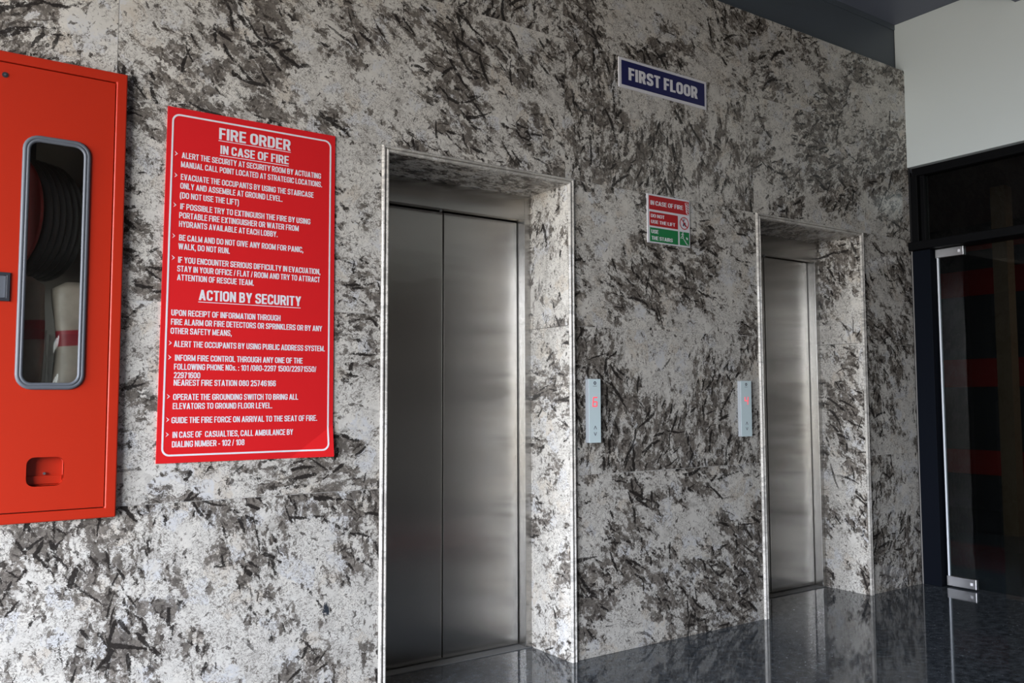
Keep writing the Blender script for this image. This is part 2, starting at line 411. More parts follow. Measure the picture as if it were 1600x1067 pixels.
def glyph(c, h):
    """bold grotesque capitals, figures and points as polygons; capital height 1; h = half stroke"""
    w = 0.54; y0, y1 = h, 1 - h; R = 0.21; out = []
    def V(x): out.append([(x - h, 0), (x + h, 0), (x + h, 1), (x - h, 1)])
    def Hh(xa, xb, y): out.append([(xa, y - h * .86), (xb, y - h * .86), (xb, y + h * .86), (xa, y + h * .86)])
    def D(xa, ya, xb, yb, k=1.12): out.append([(xa - h * k, ya), (xa + h * k, ya), (xb + h * k, yb), (xb - h * k, yb)])
    def S_(pts, r=R, closed=False): out.extend(strip(round_poly(pts, r, closed), h, closed))
    if c == 'A': w = .62; D(h * 1.1, 0, w / 2, 1); D(w - h * 1.1, 0, w / 2, 1); Hh(.16, w - .16, .27)
    elif c == 'B': x1 = w - h; V(h); S_([(h, y1), (x1 - .02, y1), (x1 - .02, .53), (h, .53)], .2); S_([(h, .52), (x1, .52), (x1, y0), (h, y0)], .2)
    elif c == 'C': x1 = w - h; S_([(x1, .66), (x1, y1), (h, y1), (h, y0), (x1, y0), (x1, .34)])
    elif c == 'D': x1 = w - h; V(h); S_([(h, y1), (x1, y1), (x1, y0), (h, y0)], .24)
    elif c == 'E': w = .48; V(h); Hh(h, w, 1 - h * .86); Hh(h, w - .03, .52); Hh(h, w, h * .86)
    elif c == 'F': w = .46; V(h); Hh(h, w, 1 - h * .86); Hh(h, w - .04, .50)
    elif c == 'G': w = .57; x1 = w - h; S_([(x1, .68), (x1, y1), (h, y1), (h, y0), (x1, y0), (x1, .44)]); Hh(w * .52, w, .46)
    elif c == 'H': V(h); V(w - h); Hh(h, w - h, .52)
    elif c == 'I': w = 2 * h; V(h)
    elif c == 'J': w = .44; x1 = w - h; S_([(x1, 1), (x1, y0), (h, y0), (h, .32)], .18)
    elif c == 'K': w = .56; V(h); D(h * 1.6, .36, w - h * 1.3, 1, 1.3); D(w - h * 1.3, 0, w * .48, .58, 1.3)
    elif c == 'L': w = .46; V(h); Hh(h, w, h * .86)
    elif c == 'M': w = .68; V(h); V(w - h); D(h, 1, w / 2, .08, 1.0); D(w - h, 1, w / 2, .08, 1.0)
    elif c == 'N': w = .55; V(h); V(w - h); D(h, 1, w - h, 0, 1.0)
    elif c in 'O0': w = .57 if c == 'O' else .54; S_([(w - h, y1), (h, y1), (h, y0), (w - h, y0)], .23, True)
    elif c == 'P': x1 = w - h; V(h); S_([(h, y1), (x1, y1), (x1, .43), (h, .43)], .2)
    elif c == 'Q': w = .57; S_([(w - h, y1), (h, y1), (h, y0), (w - h, y0)], .23, True); D(w - .02, -.04, w * .55, .27)
    elif c == 'R': w = .56; x1 = w - h * 1.1; V(h); S_([(h, y1), (x1, y1), (x1, .46), (h, .46)], .2); D(w - h, 0, w * .58, .46)
    elif c in 'S': x1 = w - h; S_([(x1, .70), (x1, y1), (h, y1), (h, .54), (x1, .46), (x1, y0), (h, y0), (h, .30)], .17)
    elif c == 's':
        w = .42; x1 = w - h; S_([(x1, .56), (x1, .72 - h), (h, .72 - h), (h, .38), (x1, .34), (x1, y0), (h, y0), (h, .2)], .13)
    elif c == 'T': w = .50; V(w / 2); Hh(0, w, 1 - h * .86)
    elif c == 'U': S_([(h, 1), (h, y0), (w - h, y0), (w - h, 1)])
    elif c == 'V': w = .58; D(h * 1.1, 1, w / 2, 0); D(w - h * 1.1, 1, w / 2, 0)
    elif c == 'W': w = .86; D(h, 1, w * .29, 0); D(w / 2, 1, w * .29, 0); D(w / 2, 1, w * .71, 0); D(w - h, 1, w * .71, 0)
    elif c == 'X': w = .58; D(h * 1.2, 0, w - h * 1.2, 1, 1.25); D(h * 1.2, 1, w - h * 1.2, 0, 1.25)
    elif c == 'Y': w = .58; D(h * 1.1, 1, w / 2, .40); D(w - h * 1.1, 1, w / 2, .40); out.append([(w / 2 - h, 0), (w / 2 + h, 0), (w / 2 + h, .45), (w / 2 - h, .45)])
    elif c == 'Z': w = .50; Hh(0, w, 1 - h * .86); Hh(0, w, h * .86); D(h * 1.2, .05, w - h * 1.2, .95, 1.2)
    elif c == '1': w = .36; V(w - h); D(.06, .70, w - h, .97, .9)
    elif c == '2': w = .50; x1 = w - h; S_([(h, .70), (h, y1), (x1, y1), (x1, .52), (h * 1.2, h * 1.5)], .19); Hh(0, w, h * .86)
    elif c == '3': w = .53; x1 = w - h; S_([(h, .74), (h, y1), (x1, y1), (x1, .53), (w * .4, .53)], .18); S_([(w * .4, .52), (x1, .52), (x1, y0), (h, y0), (h, .26)], .18)
    elif c == '4': w = .52; out.append([(w - .13 - h, 0), (w - .13 + h, 0), (w - .13 + h, 1), (w - .13 - h, 1)]); Hh(0, w, .27); D(h * .9, .26, w - .15, .98, 1.1)
    elif c == '5': w = .53; x1 = w - h; Hh(.07, w - .02, 1 - h * .86); S_([(h * 1.3, 1), (h * 1.1, .55), (x1, .60), (x1, y0), (h, y0), (h, .28)], .19)
    elif c == '6': w = .53; x1 = w - h; S_([(x1, .76), (x1, y1), (h, y1), (h, y0), (x1, y0), (x1, .58), (h, .58)], .2)
    elif c == '7': w = .48; Hh(0, w, 1 - h * .86); D(w * .36, 0, w - h * 1.1, .95)
    elif c == '8': w = .53; x1 = w - h; S_([(x1 - .015, y1), (h + .015, y1), (h + .015, .53), (x1 - .015, .53)], .17, True); S_([(x1, .53), (h, .53), (h, y0), (x1, y0)], .19, True)
    elif c == '9': w = .53; x1 = w - h; S_([(h, .24), (h, y0), (x1, y0), (x1, y1), (h, y1), (h, .42), (x1, .42)], .2)
    elif c == '.': w = 2.2 * h; out.append([(0, 0), (w, 0), (w, 2.1 * h), (0, 2.1 * h)])
    elif c == ',': w = 2.2 * h; out.append([(0, 0), (w, 0), (w, 2.1 * h), (0, 2.1 * h)]); D(w * .30, -.17, w * .62, .02, .7)
    elif c == ':': w = 2.2 * h; out.append([(0, 0), (w, 0), (w, 2.1 * h), (0, 2.1 * h)]); out.append([(0, .5), (w, .5), (w, .5 + 2.1 * h), (0, .5 + 2.1 * h)])
    elif c == '-': w = .30; Hh(0, w, .34)
    elif c == '/': w = .30; D(.05, -.02, w - .05, 1.02, .75)
    elif c == '(': w = .26; S_([(w - h * .4, 1.02), (h, .78), (h, .02), (w - h * .4, -.22)], .35)
    elif c == ')': w = .26; S_([(h * .4, 1.02), (w - h, .78), (w - h, .02), (h * .4, -.22)], .35)
    else: w = 0.23
    return w, out

def text_geo(bm, body, x0, x1, z, cap, y, depth=0.0006, bold=0.085):
    """raised lettering on an XZ plane facing -Y, fitted between x0 and x1, capital height cap"""
    cx, polys = 0.0, []
    for c in body:
        w, ps = glyph(c, bold); polys += [[(cx + q[0], q[1]) for q in p_] for p_ in ps]; cx += w + (0.075 if c != ' ' else 0.0)
    k = (x1 - x0) / (cx - 0.075)
    for i, p_ in enumerate(polys): prism(bm, [(x0 + a * k, z + b * cap) for a, b in p_], y - (i % 9) * 3e-5, y + depth)

# ------------------------------------------------------------------ the lobby shell
HT = 3.57                                     # ceiling
XR = 5.127                                    # plane of the white wall and the glass front
L1 = (1.445, 2.402, 1.478, 2.369)             # lift opening: outer and inner edges
L2 = (3.650, 4.620, 3.683, 4.587)
ZO, ZI = 2.143, 2.115                         # outer / inner head height
CAB = (-0.1815, 0.486, 0.8085, 2.181)           # hole for the hose cabinet

bm = BM(); box(bm, WX - 0.2, 9.6, -6.4, 2.8, -0.06, 0.0); struct('floor', bm, 'floor')
bm = BM(); box(bm, WX - 0.2, XR + 0.3, -6.4, 0.9, HT, HT + 0.1); struct('ceiling', bm, 'ceil')
# painted band above the stone, set back behind its face
bm = BM(); box(bm, WX - 0.2, XR, 0.06, 0.9, 3.20, HT); box(bm, WX - 0.2, XR, 0.052, 0.06, HT - 0.035, HT); struct('trim_1', bm, 'slate')
bm = BM(); box(bm, WX - 0.2, XR, -1.05, -0.69, 3.43, HT); struct('ceiling_beam', bm, 'ceil')

holes = [L1[:2] + (0.0, ZO), L2[:2] + (0.0, ZO), CAB]
def slab(bm, x0, x1, z0, z1, y0, y1, shift=None, G_=0.0):
    xs = sorted({x0, x1} | {v for h in holes for v in h[:2] if x0 < v < x1}); zs = sorted({z0, z1} | {v for h in holes for v in h[2:] if z0 < v < z1})
    for a, b in zip(xs, xs[1:]):
        for c, d in zip(zs, zs[1:]):
            mx, mz = (a + b) / 2, (c + d) / 2
            if any(h[0] < mx < h[1] and h[2] < mz < h[3] for h in holes): continue
            g_ = lambda v, lo, hi: v + G_ if v == lo else (v - G_ if v == hi else v)
            box(bm, g_(a, x0, x1), g_(b, x0, x1), y0, y1, g_(c, z0, z1), g_(d, z0, z1), shift)

XL = WX
rows = [  # z0, z1, vertical joints
 (0.0, 0.807, [XL, -1.35, L1[0], L1[1], L2[0], L2[1], XR + 0.008]),
 (0.807, 1.474, [XL, -1.10, L1[0], L1[1], L2[0], L2[1], XR + 0.008]),
 (1.474, 2.141, [XL, -1.10, 0.30, L1[0], L1[1], L2[0], L2[1], XR + 0.008]),
 (2.141, 2.787, [XL, -0.95, 0.488, 2.356, 3.640, XR + 0.008]),
 (2.787, 3.246, [XL, -0.80, 0.488, 2.350, 3.620, XR + 0.008])]
bm = BM(); bm.faces.layers.float_vector.new('slab_shift')
for z0, z1, xs in rows:
    for a, b in zip(xs, xs[1:]):
        slab(bm, a, b, z0, z1, 0.0, 0.022, (random.uniform(-30, 30), random.uniform(-30, 30), random.uniform(-30, 30)), 0.0009)
struct('wall_back', bm, 'granite', recalc=False)
bm = BM(); slab(bm, XL, XR, 0.0, 3.24, 0.0015, 0.055); struct('trim_2', bm, 'grout')
# lift shafts and the space behind the stone, closed in
bm = BM(); box(bm, WX - 0.2, XR + 0.03, 0.62, 0.9, 0, HT); box(bm, XR + 0.008, XR + 0.03, 0.0, 2.8, 0, HT); struct('wall_shaft', bm, 'office_dark')

# stone linings of the two openings: jambs, head and rounded double edge
def lining(idx, L):
    ox0, ox1, ix0, ix1 = L
    bm = BM(); bm.faces.layers.float_vector.new('slab_shift')
    rs = lambda: (random.uniform(-30, 30), random.uniform(-30, 30), random.uniform(-30, 30))
    for z0, z1 in ((0.0, 1.474), (1.476, ZI)):
        box(bm, ix1, ox1, 0.0, 0.40, z0, z1, rs()); box(bm, ox0, ix0, 0.0, 0.40, z0, z1, rs())
    box(bm, ix0, ix1, 0.0, 0.40, ZI, ZO, rs())
    struct('trim_%d' % idx, bm, 'granite', recalc=False)
    # double half-round nosing, mitred at the head
    w = ox1 - ix1
    prof = []
    for c0 in (0.27, 0.75):
        for k in range(7):
            a = math.pi * k / 6; prof.append((w * (c0 - 0.235 * math.cos(a)), -0.011 * math.sin(a) - 0.0005))
    prof = prof + [(w, 0.004), (0.0, 0.004)]
    bm = BM(); bm.faces.layers.float_vector.new('slab_shift')
    Y = Vector((0, 1, 0)); rt2 = math.sqrt(2)
    path = [(Vector((ix0, 0, 0)), Vector((-1, 0, 0)), Y), (Vector((ix0, 0, ZI)), Vector((-1, 0, (ZO - ZI) / w)), Y),
            (Vector((ix1, 0, ZI)), Vector((1, 0, (ZO - ZI) / w)), Y), (Vector((ix1, 0, 0)), Vector((1, 0, 0)), Y)]
    sweep(bm, path, prof, closed=False)
    o = struct('trim_%d' % (idx + 1), bm, 'granite_edge'); 
lining(3, L1); lining(5, L2)

# right-hand side: white wall above a glass front
bm = BM(); box(bm, XR, XR + 0.30, -6.4, 0.058, 2.612, HT); struct('wall_right', bm, 'white', bevel=0.004)
XG = 5.205                                     # plane of the glass
bm = BM()
box(bm, XG - 0.03, XG + 0.05, -5.8, 0.0, 2.56, 2.615); box(bm, XG - 0.05, XG + 0.05, -0.045, 0.0, 2.12, 2.56)
box(bm, XG - 0.02, XG + 0.03, -0.075, -0.045, 2.12, 2.56)
for y in (-2.16, -3.96, -5.76): box(bm, XG - 0.04, XG + 0.05, y - 0.04, y, 0, 2.56)
struct('trim_7', bm, 'black_frame', bevel=0.003)
bm = BM(); box(bm, XG - 0.10, XG + 0.06, -5.8, 0.0, 2.075, 2.128); struct('trim_8', bm, 'black_frame', bevel=0.004)
bm = BM(); box(bm, XR + 0.022, XG + 0.06, -0.118, -0.001, 0.0, 2.075); struct('trim_9', bm, 'navy_panel', bevel=0.003)
bm = BM(); box(bm, XR + 0.016, XR + 0.024, -0.003, -0.0005, 0.0, 2.075); struct('trim_10', bm, 'grout')
bm = BM(); box(bm, XG - 0.003, XG + 0.006, -5.76, -0.075, 2.128, 2.56); struct('window_1', bm, 'door_glass')
bm = BM()
for y0, y1 in ((-3.92, -2.20), (-5.72, -4.0)): box(bm, XG - 0.006, XG + 0.006, y0, y1, 0.012, 2.075)
struct('window_2', bm, 'door_glass')

# glass door with patch fittings
dr = thing('door_1', 'frameless dark glass door with steel corner fittings beside the far granite wall', 'glass door', (XG, -0.62, 0), kind='structure')
D0, D1 = -0.132, -1.13
bm = BM(); box(bm, XG - 0.006, XG + 0.006, D1, D0 - 0.002, 0.014, 2.064); obj('glass_pane', bm, 'door_glass', dr)
bm = BM(); box(bm, XG - 0.0075, XG + 0.0065, D0 - 0.011, D0, 0.062, 2.018); obj('polished_edge_glint', bm, 'glass_edge', dr)  # pale opaque strip: light caught by the polished edge, painted as colour
for z0, z1 in ((0.008, 0.066), (2.018, 2.072)):
    bm = BM(); box(bm, XG - 0.017, XG + 0.017, D0 - 0.172, D0 + 0.004, z0, z1); o = obj('patch_fitting', bm, 'steel_plate', dr, bevel=0.002)
    bm = BM(); zc = (z0 + z1) / 2; box(bm, XG - 0.0195, XG - 0.017, D0 - 0.154, D0 - 0.138, zc - 0.008, zc + 0.008); obj('fixing_cap', bm, 'sign_white', o, bevel=0.001)
bm = BM(); box(bm, XG - 0.006, XG + 0.006, -2.12, D1 - 0.006, 0.012, 2.07)
d2 = tag(obj('door_2', bm, 'door_glass'), 'second dark glass door leaf of the glass front', 'glass door', kind='structure')

# room behind the glass: charcoal wall with red stripes, brown post
bm = BM(); box(bm, 9.0, 9.1, -6.4, 2.8, 0, 3.0); struct('wall_office', bm, 'office_dark')
bm = BM(); box(bm, XR + 0.03, 9.1, 2.7, 2.8, 0, 3.0); struct('wall_office_end', bm, 'office_dark')
bm = BM(); box(bm, XR + 0.03, 9.1, -6.4, -6.3, 0, 3.0); struct('wall_office_front', bm, 'office_dark')
bm = BM(); box(bm, XR + 0.29, 9.1, -6.4, 2.8, 2.95, 3.02); struct('ceiling_office', bm, 'office_dark')
for i, (z0, z1) in enumerate(((0.36, 0.61), (1.26, 1.55), (2.21, 2.48), (2.68, 2.86))):  # topmost stripe is added to give the transom glass a red tinge
    bm = BM(); box(bm, 8.992, 9.0, -1.0, 2.7, z0, z1); struct('trim_%d' % (11 + i), bm, 'office_red')
bm = BM(); box(bm, 7.50, 7.62, 0.53, 0.65, 0, 2.95); struct('column_office', bm, 'brown')
ol = bpy.data.lights.new('office_fill_light', 'AREA'); ol.shape = 'RECTANGLE'; ol.size = 1.2; ol.size_y = 0.6; ol.energy = 12  # added fill light that lifts the dim office, no fixture modelled
oo = bpy.data.objects.new('office_fill_light', ol); C.objects.link(oo); oo.location = (7.6, -1.2, 2.93)

# rest of the lobby (seen only in reflections): front wall, left side open to daylight
bm = BM(); box(bm, WX - 0.2, XR + 0.3, -6.4, -6.2, 0, HT); struct('wall_front', bm, 'plaster')
bm = BM()
box(bm, WX - 0.2, WX, -6.4, WY0, 0, HT); box(bm, WX - 0.2, WX, WY1, 0.9, 0, HT); box(bm, WX - 0.2, WX, WY0, WY1, WZ1, HT)
struct('wall_left', bm, 'plaster')

bm = BM()
for z in (0.12, 0.36, 0.64, 0.94): box(bm, 1.2, 5.05, -4.53, -4.49, z - 0.022, z + 0.022)
for x in (1.2, 2.15, 3.1, 4.05, 5.0): box(bm, x, x + 0.04, -4.53, -4.49, 0, 0.96)
struct('trim_15', bm, 'black_frame')  # unseen railing, added for its dark bars in the lift-door reflections
bm = BM(); box(bm, 2.6, 4.6, -2.75, -2.25, 0.0, 0.008)
struct('trim_16', bm, 'reel_red', bevel=0.003)  # unseen red strip, added to tint the lift-door reflections

# ------------------------------------------------------------------ lifts
def lift(L, seam, label):
    ox0, ox1, ix0, ix1 = L
    t = thing('elevator_door', label, 'elevator door', ((ix0 + ix1) / 2, 0.345, 0), 'steel lift doors in the granite wall')
    fw = 0.035; ZL = 1.998; YF = 0.290; YD = 0.345
    a, b = ix0 + fw, ix1 - fw
    bm = BM(); box(bm, ix0, a, YF, YD + 0.012, 0.004, ZI); box(bm, b, ix1, YF, YD + 0.012, 0.004, ZI); box(bm, a, b, YF, YD + 0.012, ZL, ZI)
    obj('door_frame', bm, 'steel', t, bevel=0.0015)
    for n0, n1 in ((a + 0.006, seam - 0.0035), (seam + 0.0035, b - 0.007)):
        bm = BM(); box(bm, n0, n1, YD, YD + 0.03, 0.009, ZL - 0.004); obj('door_panel', bm, 'steel', t, bevel=0.002)
    bm = BM(); box(bm, a - 0.002, b + 0.002, YD + 0.03, YD + 0.05, 0, ZL + 0.02); obj('backing', bm, 'gap_shade', t)  # black sheet painting the shade behind the door seam
    bm = BM(); box(bm, ix0 + 0.004, ix1 - 0.004, YF - 0.004, YD + 0.06, 0.0005, 0.004); obj('sill', bm, 'sill', t)
    bm = BM(); prism(bm, circle(seam - 0.03, ZL - 0.0045, 0.005, 12), YF + 0.02, YF + 0.03); obj('fixing_screw', bm, 'steel_plate', t)
    bm = BM(); box(bm, ix0 + 0.001, ix1 - 0.001, 0.41, 0.42, 0, ZO); obj('back_plate', bm, 'gap_shade', t)
lift(L1, 1.921, 'nearer brushed steel lift door pair, next to the red fire order board')
lift(L2, 4.135, 'farther brushed steel lift door, in the recess beside the glass front')

# ------------------------------------------------------------------ hose cabinet
cb = thing('hose_cabinet', 'red steel fire hose cabinet with a rounded window set in the wall', 'fire hose cabinet', (0.151, 0.0, 0.79))
CX0, CX1, CZ0, CZ1 = -0.2125, 0.5170, 0.777, 2.2130
DX0, DX1, DZ0, DZ1 = -0.1805, 0.4840, 0.808, 2.1815
YC = -0.024
bm = BM()
ring_plate(bm, [(CX1, CZ1), (CX0, CZ1), (CX0, CZ0), (CX1, CZ0)], [(DX1, DZ1), (DX0, DZ1), (DX0, DZ0), (DX1, DZ0)], YC, -0.001)
obj('frame', bm, 'red_paint', cb, bevel=0.004, seg=3)
bm = BM()
ring_plate(bm, [(DX1 + .002, DZ1 + .002), (DX0 - .001, DZ1 + .002), (DX0 - .001, DZ0 - .001), (DX1 + .002, DZ0 - .001)], [(DX1 - .012, DZ1 - .012), (DX0 + .012, DZ1 - .012), (DX0 + .012, DZ0 + .012), (DX1 - .012, DZ0 + .012)], -0.0006, 0.006)
obj('gap_shade_strip', bm, 'gap_shade', cb)  # black strip added as painted shade in the gap round the doors
bm = BM()                                     # inner tray
x0, x1, z0, z1, yb = DX0 + 0.004, DX1 - 0.004, DZ0 + 0.004, DZ1 - 0.004, 0.38
for a in ((x0, x1, yb, yb + 0.003, z0, z1), (x0, x0 + 0.003, 0.0065, yb, z0, z1), (x1 - 0.003, x1, 0.0065, yb, z0, z1), (x0, x1, 0.0065, yb, z0, z0 + 0.003), (x0, x1, 0.0065, yb, z1 - 0.003, z1)): box(bm, *a)
box(bm, x0, x1, 0.0065, yb, 0.976, 0.988)      # shelf
obj('tray', bm, 'cab_inside', cb)
def leaf(x0, x1, wx0, wx1, px0, px1, lockx):
    """one door leaf: sheet with window and pull openings"""
    bm = BM(); yf, yb_ = YC + 0.006, YC + 0.022
    win = rrect(wx0 + 0.010, wx1 - 0.010, 1.190, 1.957, 0.034); pul = rrect(px0, px1, 0.885, 0.9735, 0.022)
    def holed(x0, x1, z0, z1, hole):
        # grid around a rounded hole: outer corners mapped to the ring of the hole
        n = len(hole); cx = sum(p[0] for p in hole) / n; cz = sum(p[1] for p in hole) / n
        out = []
        for i, (hx, hz) in enumerate(hole):
            q = i // (n // 4); k = i % (n // 4)
            c = ((x1, z1), (x0, z1), (x0, z0), (x1, z0))[q]
            out.append(c)
        for y in (yf, yb_):
            hv = [bm.verts.new((p[0], y, p[1])) for p in hole]
            cv = [bm.verts.new((c[0], y, c[1])) for c in ((x1, z1), (x0, z1), (x0, z0), (x1, z0))]
            m_ = n // 4
            for q in range(4):
                for k in range(m_ - 1): bm.faces.new((cv[q], hv[q * m_ + k], hv[q * m_ + k + 1]))
                e_ = hv[q * m_ + m_ - 1]; s_ = hv[((q + 1) % 4) * m_]
                bm.faces.new((cv[q], e_, s_, cv[(q + 1) % 4]))
            if y == yf: f_h = hv
            else:
                for i in range(n): bm.faces.new((f_h[i], hv[i], hv[(i + 1) % n], f_h[(i + 1) % n]))
    zs = 1.08
    holed(x0, x1, zs, DZ1 - 0.003, win); holed(x0, x1, DZ0 + 0.003, zs, pul)
    for (xa, xb, za, zb) in ((x0, x0 + .0005, DZ0 + .003, DZ1 - .003), (x1 - .0005, x1, DZ0 + .003, DZ1 - .003), (x0, x1, DZ0 + .003, DZ0 + .0035), (x0, x1, DZ1 - .0035, DZ1 - .003)):
        box(bm, xa, xb, yf + 0.0001, yb_, za, zb)
    bmesh.ops.remove_doubles(bm, verts=bm.verts[:], dist=1e-6)
    lf = obj('door', bm, 'red_paint', cb)
    # rubber seal with a bright inner lip
    bm = BM()
    for (g0, r_, dy) in ((0.0065, 0.0075, 0.0), (0.0150, 0.0058, 0.002)):
        c_ = rrect(wx0 + g0, wx1 - g0, 1.180 + g0, 1.967 - g0, 0.044 - g0 * 0.8)
        tube(bm, [(x, yf - dy, z) for x, z in c_], r_, 10, True)
    obj('window_seal', bm, 'rubber', lf, smooth=True)
    bm = BM(); prism(bm, rrect(wx0 + 0.010, wx1 - 0.010, 1.190, 1.957, 0.034), yf + 0.004, yf + 0.008); obj('window_pane', bm, 'pane', lf)
    # recessed pull
    bm = BM(); H = rrect(px0, px1, 0.885, 0.9735, 0.022); n = len(H)
    a = [bm.verts.new((x, yf + 0.001, z)) for x, z in H]
    b = [bm.verts.new((x, yf + 0.030, z)) for x, z in H]
    for i in range(n): bm.faces.new((a[i], b[i], b[(i + 1) % n], a[(i + 1) % n]))
    bm.faces.new(b)
    box(bm, px0 + 0.002, px1 - 0.002, yf + 0.024, yf + 0.030, 0.890, 0.915)
    pr = obj('recessed_pull', bm, 'red_paint', lf, bevel=0.001)
    bm = BM(); prism(bm, circle((px0 + px1) / 2, 0.922, 0.004, 12), yf + 0.020, yf + 0.030); obj('latch_pin', bm, 'steel_plate', pr)
    if lockx:
        bm = BM(); prism(bm, circle(lockx, 2.1400, 0.0085, 20), yf - 0.0015, yf); o = obj('lock', bm, 'black_plastic', lf)
        bm = BM(); prism(bm, circle(lockx, 2.1400, 0.0036, 12), yf - 0.003, yf - 0.0015); obj('key_barrel', bm, 'steel_plate', lf)
        # flush latch handle: dark bezel with a recessed paddle
        bm = BM(); hx0, hx1, hz0, hz1 = 0.146, 0.2045, 1.4455, 1.533
        o_ = [(hx1, hz1), (hx0, hz1), (hx0, hz0), (hx1, hz0)]; i_ = [(hx1 - .010, hz1 - .010), (hx0 + .010, hz1 - .010), (hx0 + .010, hz0 + .010), (hx1 - .010, hz0 + .010)]
        ring_plate(bm, o_, i_, yf - 0.005, yf + 0.002); hd = obj('handle', bm, 'black_plastic', lf, bevel=0.0015)
        bm = BM(); box(bm, hx0 + .010, hx1 - .010, yf - 0.0006, yf + 0.001, hz0 + .010, hz1 - .010); box(bm, hx1 - .016, hx1 - .0115, yf - 0.004, yf, hz0 + .012, hz1 - .012); obj('paddle', bm, 'rubber', hd)
leaf(0.1525, DX1 - 0.003, 0.2252, 0.4152, 0.2640, 0.3660, 0.1710)
leaf(DX0 + 0.003, 0.1495, -0.1096, 0.0788, -0.0610, 0.0402, None)

# contents of the cabinet
rl = thing('hose_reel', 'red hose reel with black rubber hose behind the upper cabinet window', 'hose reel', (0.192, 0.15, 1.745))
RX, RY, RZ, RR = 0.192, 0.150, 1.745, 0.205
def disc(xa, xb, r, y=RY, z=RZ, n=48):
    bm = BM(); a = [bm.verts.new((xa, y + 0.80 * r * math.cos(2 * math.pi * k / n), z + r * math.sin(2 * math.pi * k / n))) for k in range(n)]
    b = [bm.verts.new((xb, v.co.y, v.co.z)) for v in a]
    bm.faces.new(a); bm.faces.new(b)
    for i in range(n): bm.faces.new((a[i], b[i], b[(i + 1) % n], a[(i + 1) % n]))
    return bm
obj('side_disc', disc(RX - 0.012, RX, RR), 'reel_red', rl, bevel=0.004)
obj('drum', disc(RX, RX + 0.16, RR * 0.55), 'reel_red', rl)
bm = BM(); tube(bm, [(RX - 0.02, RY - 0.02, RZ), (RX - 0.05, RY - 0.06, RZ), (RX - 0.05, RY - 0.06, RZ - 0.07)], 0.007, 8); obj('crank', bm, 'steel_plate', rl, smooth=True)
bm = BM(); pts = []
for k in range(6 * 40 + 1):
    a = 2 * math.pi * k / 40; pts.append((RX + 0.018 + 0.026 * k / 40, RY + 0.72 * RR * math.cos(a), RZ + RR * 0.90 * math.sin(a)))
tube(bm, pts, 0.0145, 8); obj('hose', bm, 'hose_black', rl, smooth=True)
bm = BM(); box(bm, RX + 0.085, RX + 0.105, RY - 0.01, RY + 0.01, RZ + 0.10, 2.165); obj('bracket', bm, 'black_plastic', rl); rl.rotation_euler.z = math.radians(38)

def bundle(cx, cy, w, d, z0, z1, label, bz0, bz1, seed):
    """a rolled canvas hose standing upright: soft, creased column with a rounded crown"""
    rnd = random.Random(seed)
    bm = BM(); n, rows_ = 28, 22; ring = []
    for j in range(rows_ + 1):
        v = j / rows_; z = z0 + (z1 - z0) * v
        s = 1.0 if v < 0.95 else math.sqrt(max(0.0, 1 - ((v - 0.95) / 0.05) ** 2)) * 0.6 + 0.4
        s *= 0.93 + 0.07 * math.sin(v * 9 + seed)
        R_ = []
        for k in range(n):
            a = 2 * math.pi * k / n
            sq = (abs(math.cos(a)) ** 3 + abs(math.sin(a)) ** 3) ** (-1 / 3)
            cr_ = 1 + 0.022 * math.sin(3 * a + 14 * v + seed) + 0.014 * math.sin(7 * a - 23 * v) + rnd.uniform(-.006, .006)
            R_.append(bm.verts.new((cx + w / 2 * s * sq * cr_ * math.cos(a) + 0.005 * math.sin(6 * v + seed), cy + d / 2 * s * sq * cr_ * math.sin(a), z)))
        ring.append(R_)
    for j in range(rows_):
        for k in range(n): bm.faces.new((ring[j][k], ring[j][(k + 1) % n], ring[j + 1][(k + 1) % n], ring[j + 1][k]))
    bm.faces.new(ring[0][::-1]); bm.faces.new(ring[-1])
    t = thing('canvas_hose_roll', label, 'canvas hose', (cx, cy, z0), 'canvas hose rolls in the cabinet')
    o = obj('roll', bm, canvas_mat('canvas_%d' % seed, bz0 - z0, bz1 - z0), t, smooth=True)
    # clear wrapping around the lower half
    bm = BM(); ring = []; rows_ = 12
    for j in range(rows_ + 1):
        v = j / rows_; z = z0 + 0.003 + (bz0 - z0 + 0.03) * v; R_ = []
        for k in range(n):
            a = 2 * math.pi * k / n; sq = (abs(math.cos(a)) ** 3 + abs(math.sin(a)) ** 3) ** (-1 / 3)
            cr_ = 1.09 + 0.03 * math.sin(5 * a + 17 * v + seed) + rnd.uniform(-.02, .02)
            R_.append(bm.verts.new((cx + w / 2 * sq * cr_ * math.cos(a), cy + d / 2 * sq * cr_ * math.sin(a), z)))
        ring.append(R_)
    for j in range(rows_):
        for k in range(n): bm.faces.new((ring[j][k], ring[j][(k + 1) % n], ring[j + 1][(k + 1) % n], ring[j + 1][k]))
    obj('plastic_wrap', bm, 'plastic_wrap', t)
bundle(0.2440, 0.068, 0.130, 0.105, 0.9885, 1.535, 'cream canvas hose roll with red band, beside the window seal nearest the handle', 1.335, 1.392, 3)
bundle(0.3940, 0.068, 0.130, 0.105, 0.9885, 1.525, 'cream canvas hose roll with red band, on the side towards the fire order board', 1.322, 1.368, 5)

